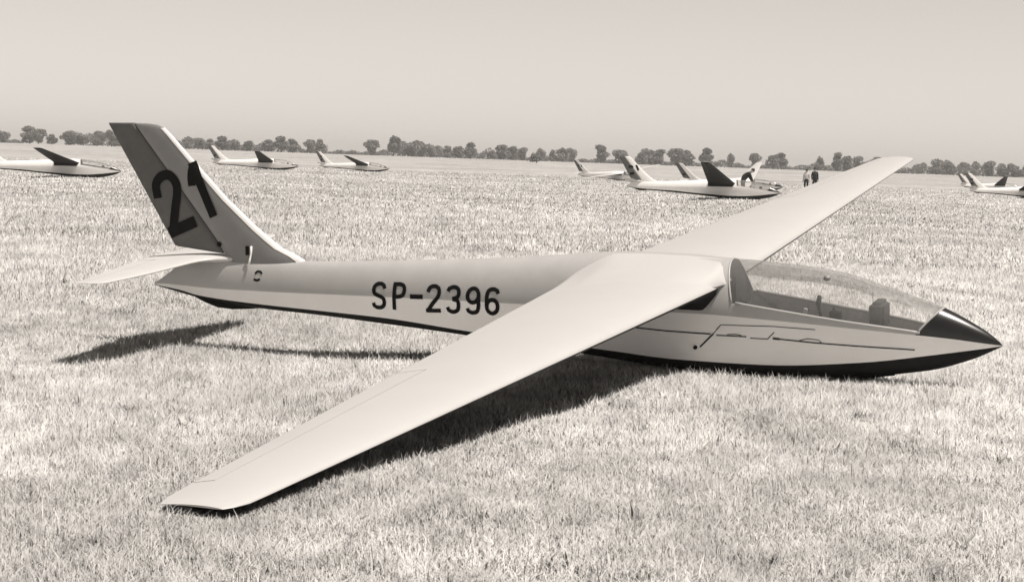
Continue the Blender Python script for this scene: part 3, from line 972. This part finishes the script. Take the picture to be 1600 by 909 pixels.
TR = [(0, 204, 20, 'round', GA), (40, 197, 22, 'tall', GA), (54, 199, 22, 'round', GA), (75, 208, 13, 'tall', GA), (102, 204, 26, 'round', GA), (124, 203, 28, 'broad', GA), (146, 202, 30, 'broad', GA), (168, 203, 30, 'broad', GA), (188, 204, 26, 'broad', GA),
      (284, 210, 20, 'round', GB), (303, 214, 22, 'round', GB), (322, 215, 14, 'tall', GB), (341, 213, 20, 'tall', GB), (361, 215, 22, 'round', GB), (380, 220, 14, 'tall', GB), (413, 216, 18, 'tall', GB), (433, 213, 20, 'tall', GB), (451, 217, 15, 'tall', GB), (477, 216, 17, 'round', GB), (493, 215, 13, 'tall', GB),
      (608, 213, 19, 'tall', GC), (622, 214, 24, 'broad', GC), (637, 216, 26, 'broad', GC), (652, 221, 24, 'broad', GC), (666, 225, 20, 'round', GC), (679, 228, 15, 'tall', GC), (692, 228, 13, 'tall', GC), (709, 226, 20, 'round', GC), (728, 223, 19, 'tall', GC), (760, 232, 15, 'round', GC), (776, 226, 19, 'tall', GC), (794, 225, 21, 'round', GC), (808, 230, 17, 'round', GC), (840, 229, 17, 'round', GC), (855, 234, 9, 'tall', GC), (872, 228, 20, 'round', GC), (887, 231, 16, 'round', GC),
      (932, 226, 18, 'tall', GD), (960, 232, 22, 'round', GD), (996, 235, 18, 'round', GD), (1009, 232, 22, 'round', GD), (1022, 233, 18, 'tall', GD), (1049, 229, 22, 'round', GD), (1064, 232, 20, 'tall', GD), (1095, 231, 16, 'tall', GD), (1136, 236, 13, 'round', GD), (1172, 237, 16, 'round', GD), (1200, 239, 20, 'round', GD), (1213, 239, 16, 'tall', GD), (1273, 241, 14, 'round', GD), (1301, 238, 15, 'tall', GD), (1315, 240, 20, 'round', GD), (1331, 243, 22, 'broad', GD), (1347, 244, 20, 'broad', GD), (1363, 243, 18, 'round', GD),
      (1432, 254, 24, 'broad', GE), (1455, 248, 26, 'broad', GE), (1475, 247, 22, 'round', GE), (1496, 251, 24, 'broad', GE), (1516, 252, 24, 'broad', GE), (1536, 251, 22, 'round', GE), (1556, 250, 22, 'broad', GE), (1577, 253, 24, 'broad', GE), (1598, 253, 22, 'round', GE), (1622, 251, 24, 'broad', GE), (-28, 203, 22, 'round', GA), (-50, 201, 26, 'broad', GA)]
seen = {}
for i, (px, top, w, kind, g) in enumerate(TR):
    if px < -12 or px > 1615: continue                        # outside the picture
    seen[g] = seen.get(g, -1) + 1
    tree(px, top, w, kind, random.uniform(820, 930), i, '%s, %s %s' % (KD[kind], ORD[seen[g]], LB[g]), g)
tree(574, 216, 20, 'round', 840, 2, 'lone rounded tree standing apart, left of the dense far row', None)
tree(831, 237, 20, 'round', 600, 1, 'single dark round shrub low in front of the far trees', None, name='shrub', cat='shrub')

def undergrowth(spans, name):
    V, S = [], []
    for (p0, p1, top, D) in spans:
        x0, x1 = (p0 - 800) / FPX * D, (p1 - 800) / FPX * D
        L_ = abs(x1 - x0); n = int(L_ * 45)
        x = rng.uniform(x0, x1, n)
        hgt = (top / FPX * D) * (.65 + .35 * np.sin(x * .21 + D) * np.sin(x * .083) + .15 * np.sin(x * .9))
        P = np.stack([x, D + rng.uniform(-3, 3, n), terrain(x, np.full(n, D)) + rng.uniform(0, 1, n) ** .8 * np.clip(hgt, .4, 99)], 1)
        sz = rng.uniform(.2, .5, (n, 1))
        u = rng.normal(size=(n, 3)); u /= np.linalg.norm(u, axis=1)[:, None]
        v = np.cross(u, rng.normal(size=(n, 3))); v /= np.linalg.norm(v, axis=1)[:, None]
        V.append(np.stack([P - u * sz - v * sz * .6, P + u * sz - v * sz * .6, P + u * sz * .8 + v * sz, P - u * sz * .8 + v * sz], 1).reshape(-1, 3))
        S.append(np.repeat(rng.uniform(.7, 1.2, n), 4))
    V = np.concatenate(V); S = np.concatenate(S)
    me = fast_mesh(name, V, np.arange(len(V)), 4, S)
    o = link(name, me, M['leaf'])
    tag(o, 'low scrub and hedge running along the far edge of the airfield under the trees', 'undergrowth', kind='stuff')
undergrowth([(-60, 30, 6, 940), (95, 270, 21, 935), (270, 390, 15, 930), (385, 505, 19, 900), (500, 600, 8, 950), (598, 760, 17, 905), (755, 1000, 9, 935), (990, 1290, 10, 925), (1285, 1380, 10, 920), (1380, 1680, 15, 900)], 'hedge')

# ------------------------------------------------------------------ grass blades
def clearance(x, y, z):
    """highest a blade may stand at (x, y): it is pressed down under the wing and hull of the near glider"""
    P = np.stack([x - GLOC.x, y - GLOC.y, z - GLOC.z], 1) @ GRN
    lx, ly, lz = P[:, 0], P[:, 1], P[:, 2]
    q = np.abs(ly) / 7.49
    xl = .523 - .011 * q + .06; xt = .523 - 1.232 - .011 * q + (1.232 - .389) * q - .06
    inw = (lx < xl) & (lx > xt) & (np.abs(ly) < 7.55)
    wing_clear = .232 + .0277 * np.abs(ly) - .07 * (1.2 - .8 * q) - lz
    inh = (lx > -4.4) & (lx < 2.52) & (np.abs(ly) < ip(WD, lx) + .05)
    hull_clear = ip(BT, lx) + .03 - lz
    c = np.full(len(x), 9.0)
    c = np.where(inw, np.minimum(c, wing_clear * .85), c)
    c = np.where(inh, np.minimum(c, hull_clear * .9), c)
    return c
def blades(n, d0, d1, h, w, seg, droop, weed=0):
    d = np.sqrt(rng.uniform(d0 * d0, d1 * d1, n))
    half = np.arctan(800 / FPX) * 1.3 + 1.3 / d             # the field goes on past the picture's sides
    a = rng.uniform(-1, 1, n) * half
    x, y = d * np.sin(a), d * np.cos(a)
    if weed:                                     # broad-leaved weeds growing in scattered rosettes
        c = rng.integers(0, weed, n); r_ = rng.uniform(.01, .09, weed)[c]
        x = x[c] + rng.normal(0, 1, n) * r_; y = y[c] + rng.normal(0, 1, n) * r_
    # clumps: pull blades together and make tussocks taller
    cl = .5 + .5 * np.sin(x * 5.1 + 2.1 * np.sin(y * 3.3)) * np.sin(y * 4.3 + 1.7 * np.sin(x * 2.7))
    x = x + .03 * np.sin(y * 23.0) ; y = y + .03 * np.sin(x * 19.0)
    pt = .5 + .5 * np.sin(x * 1.7 + 1.3 * np.sin(y * 1.1)) * np.sin(y * 1.3 + .9 * np.sin(x * .8 + 2))
    hh = h * rng.gamma(5.0, 1 / 5.0, n) * (.55 + .5 * cl + .4 * pt)
    z = terrain(x, y)
    hh = np.minimum(hh, clearance(x, y, z))
    k = hh > .006
    x, y, z, hh, cl = x[k], y[k], z[k], hh[k], cl[k]; n = len(x)
    az = rng.uniform(0, 2 * np.pi, n); lean = rng.uniform(0.1, droop, n) * hh
    fx, fy = np.cos(az), np.sin(az)
    az2 = az + np.pi / 2 + rng.uniform(-.5, .5, n); ux, uy = np.cos(az2), np.sin(az2)
    ww = w * rng.uniform(.6, 1.4, n) * .5
    sh = rng.uniform(.84, 1.16, n) * np.where(rng.uniform(0, 1, n) < (.06 if d1 < 14 else .035), .55, 1.0)
    if weed: sh = sh * .42
    B = np.stack([x, y, z], 1); U = np.stack([ux, uy, 0 * ux], 1) * ww[:, None]
    Fd = np.stack([fx, fy, 0 * fx], 1)
    T = B + Fd * lean[:, None] + np.array([0, 0, 1.0]) * hh[:, None]
    if seg == 1:
        V = np.stack([B - U, B + U, T], 1).reshape(-1, 3)
        i = np.arange(n) * 3
        F = np.stack([i, i + 1, i + 2], 1)
        S = np.repeat(sh, 3)
    else:
        Mi = B + Fd * (lean * .3)[:, None] + np.array([0, 0, .6]) * hh[:, None]
        V = np.stack([B - U, B + U, Mi + U * .8, Mi - U * .8, T], 1).reshape(-1, 3)
        i = np.arange(n) * 5
        F = np.concatenate([np.stack([i, i + 1, i + 2], 1), np.stack([i, i + 2, i + 3], 1), np.stack([i + 3, i + 2, i + 4], 1)])
        S = np.repeat(sh, 5)
    return V, F, S
parts = [blades(9000, 6.0, 13, .03, .012, 2, 1.6, 240), blades(7000, 13, 30, .035, .02, 1, 1.6, 260),
         blades(580000, 5.8, 11, .031, .0042, 2, 1.5), blades(210000, 5.8, 13, .020, .013, 1, 1.6),
         blades(500000, 11, 20, .036, .0062, 1, 1.5), blades(120000, 13, 22, .022, .018, 1, 1.6),
         blades(290000, 20, 34, .042, .010, 1, 1.3), blades(180000, 34, 60, .05, .02, 1, 1.0),
         blades(130000, 60, 120, .05, .045, 1, .9), blades(60000, 120, 230, .05, .09, 1, .9)]
VV, FF, SS, b = [], [], [], 0
for v, f, s_ in parts:
    VV.append(v); FF.append(f + b); SS.append(s_); b += len(v)
gm = fast_mesh('grass', np.concatenate(VV), np.concatenate(FF).ravel(), 3, np.concatenate(SS))
go = link('grass', gm, M['grass'])
tag(go, 'short dry pale grass covering the whole airfield', 'grass', kind='stuff')

# ------------------------------------------------------------------ summer haze low over the field
hb = bmesh.new(); box_bm(hb, (0, 1400, 8.9), (5600, 3900, 20.6))
hm_ = bpy.data.meshes.new('haze'); hb.to_mesh(hm_); hb.free()
hz = bpy.data.materials.new('summer_haze'); hz.use_nodes = True
hn = hz.node_tree.nodes; hn.clear()
ho = hn.new('ShaderNodeOutputMaterial'); hv = hn.new('ShaderNodeVolumePrincipled')
hv.inputs['Color'].default_value = (1.0, 0.99, 0.97, 1); hv.inputs['Density'].default_value = 0.00028
hz.node_tree.links.new(hv.outputs[0], ho.inputs['Volume'])
tag(link('haze', hm_, hz), 'pale summer haze lying over the whole airfield', 'haze', kind='stuff')
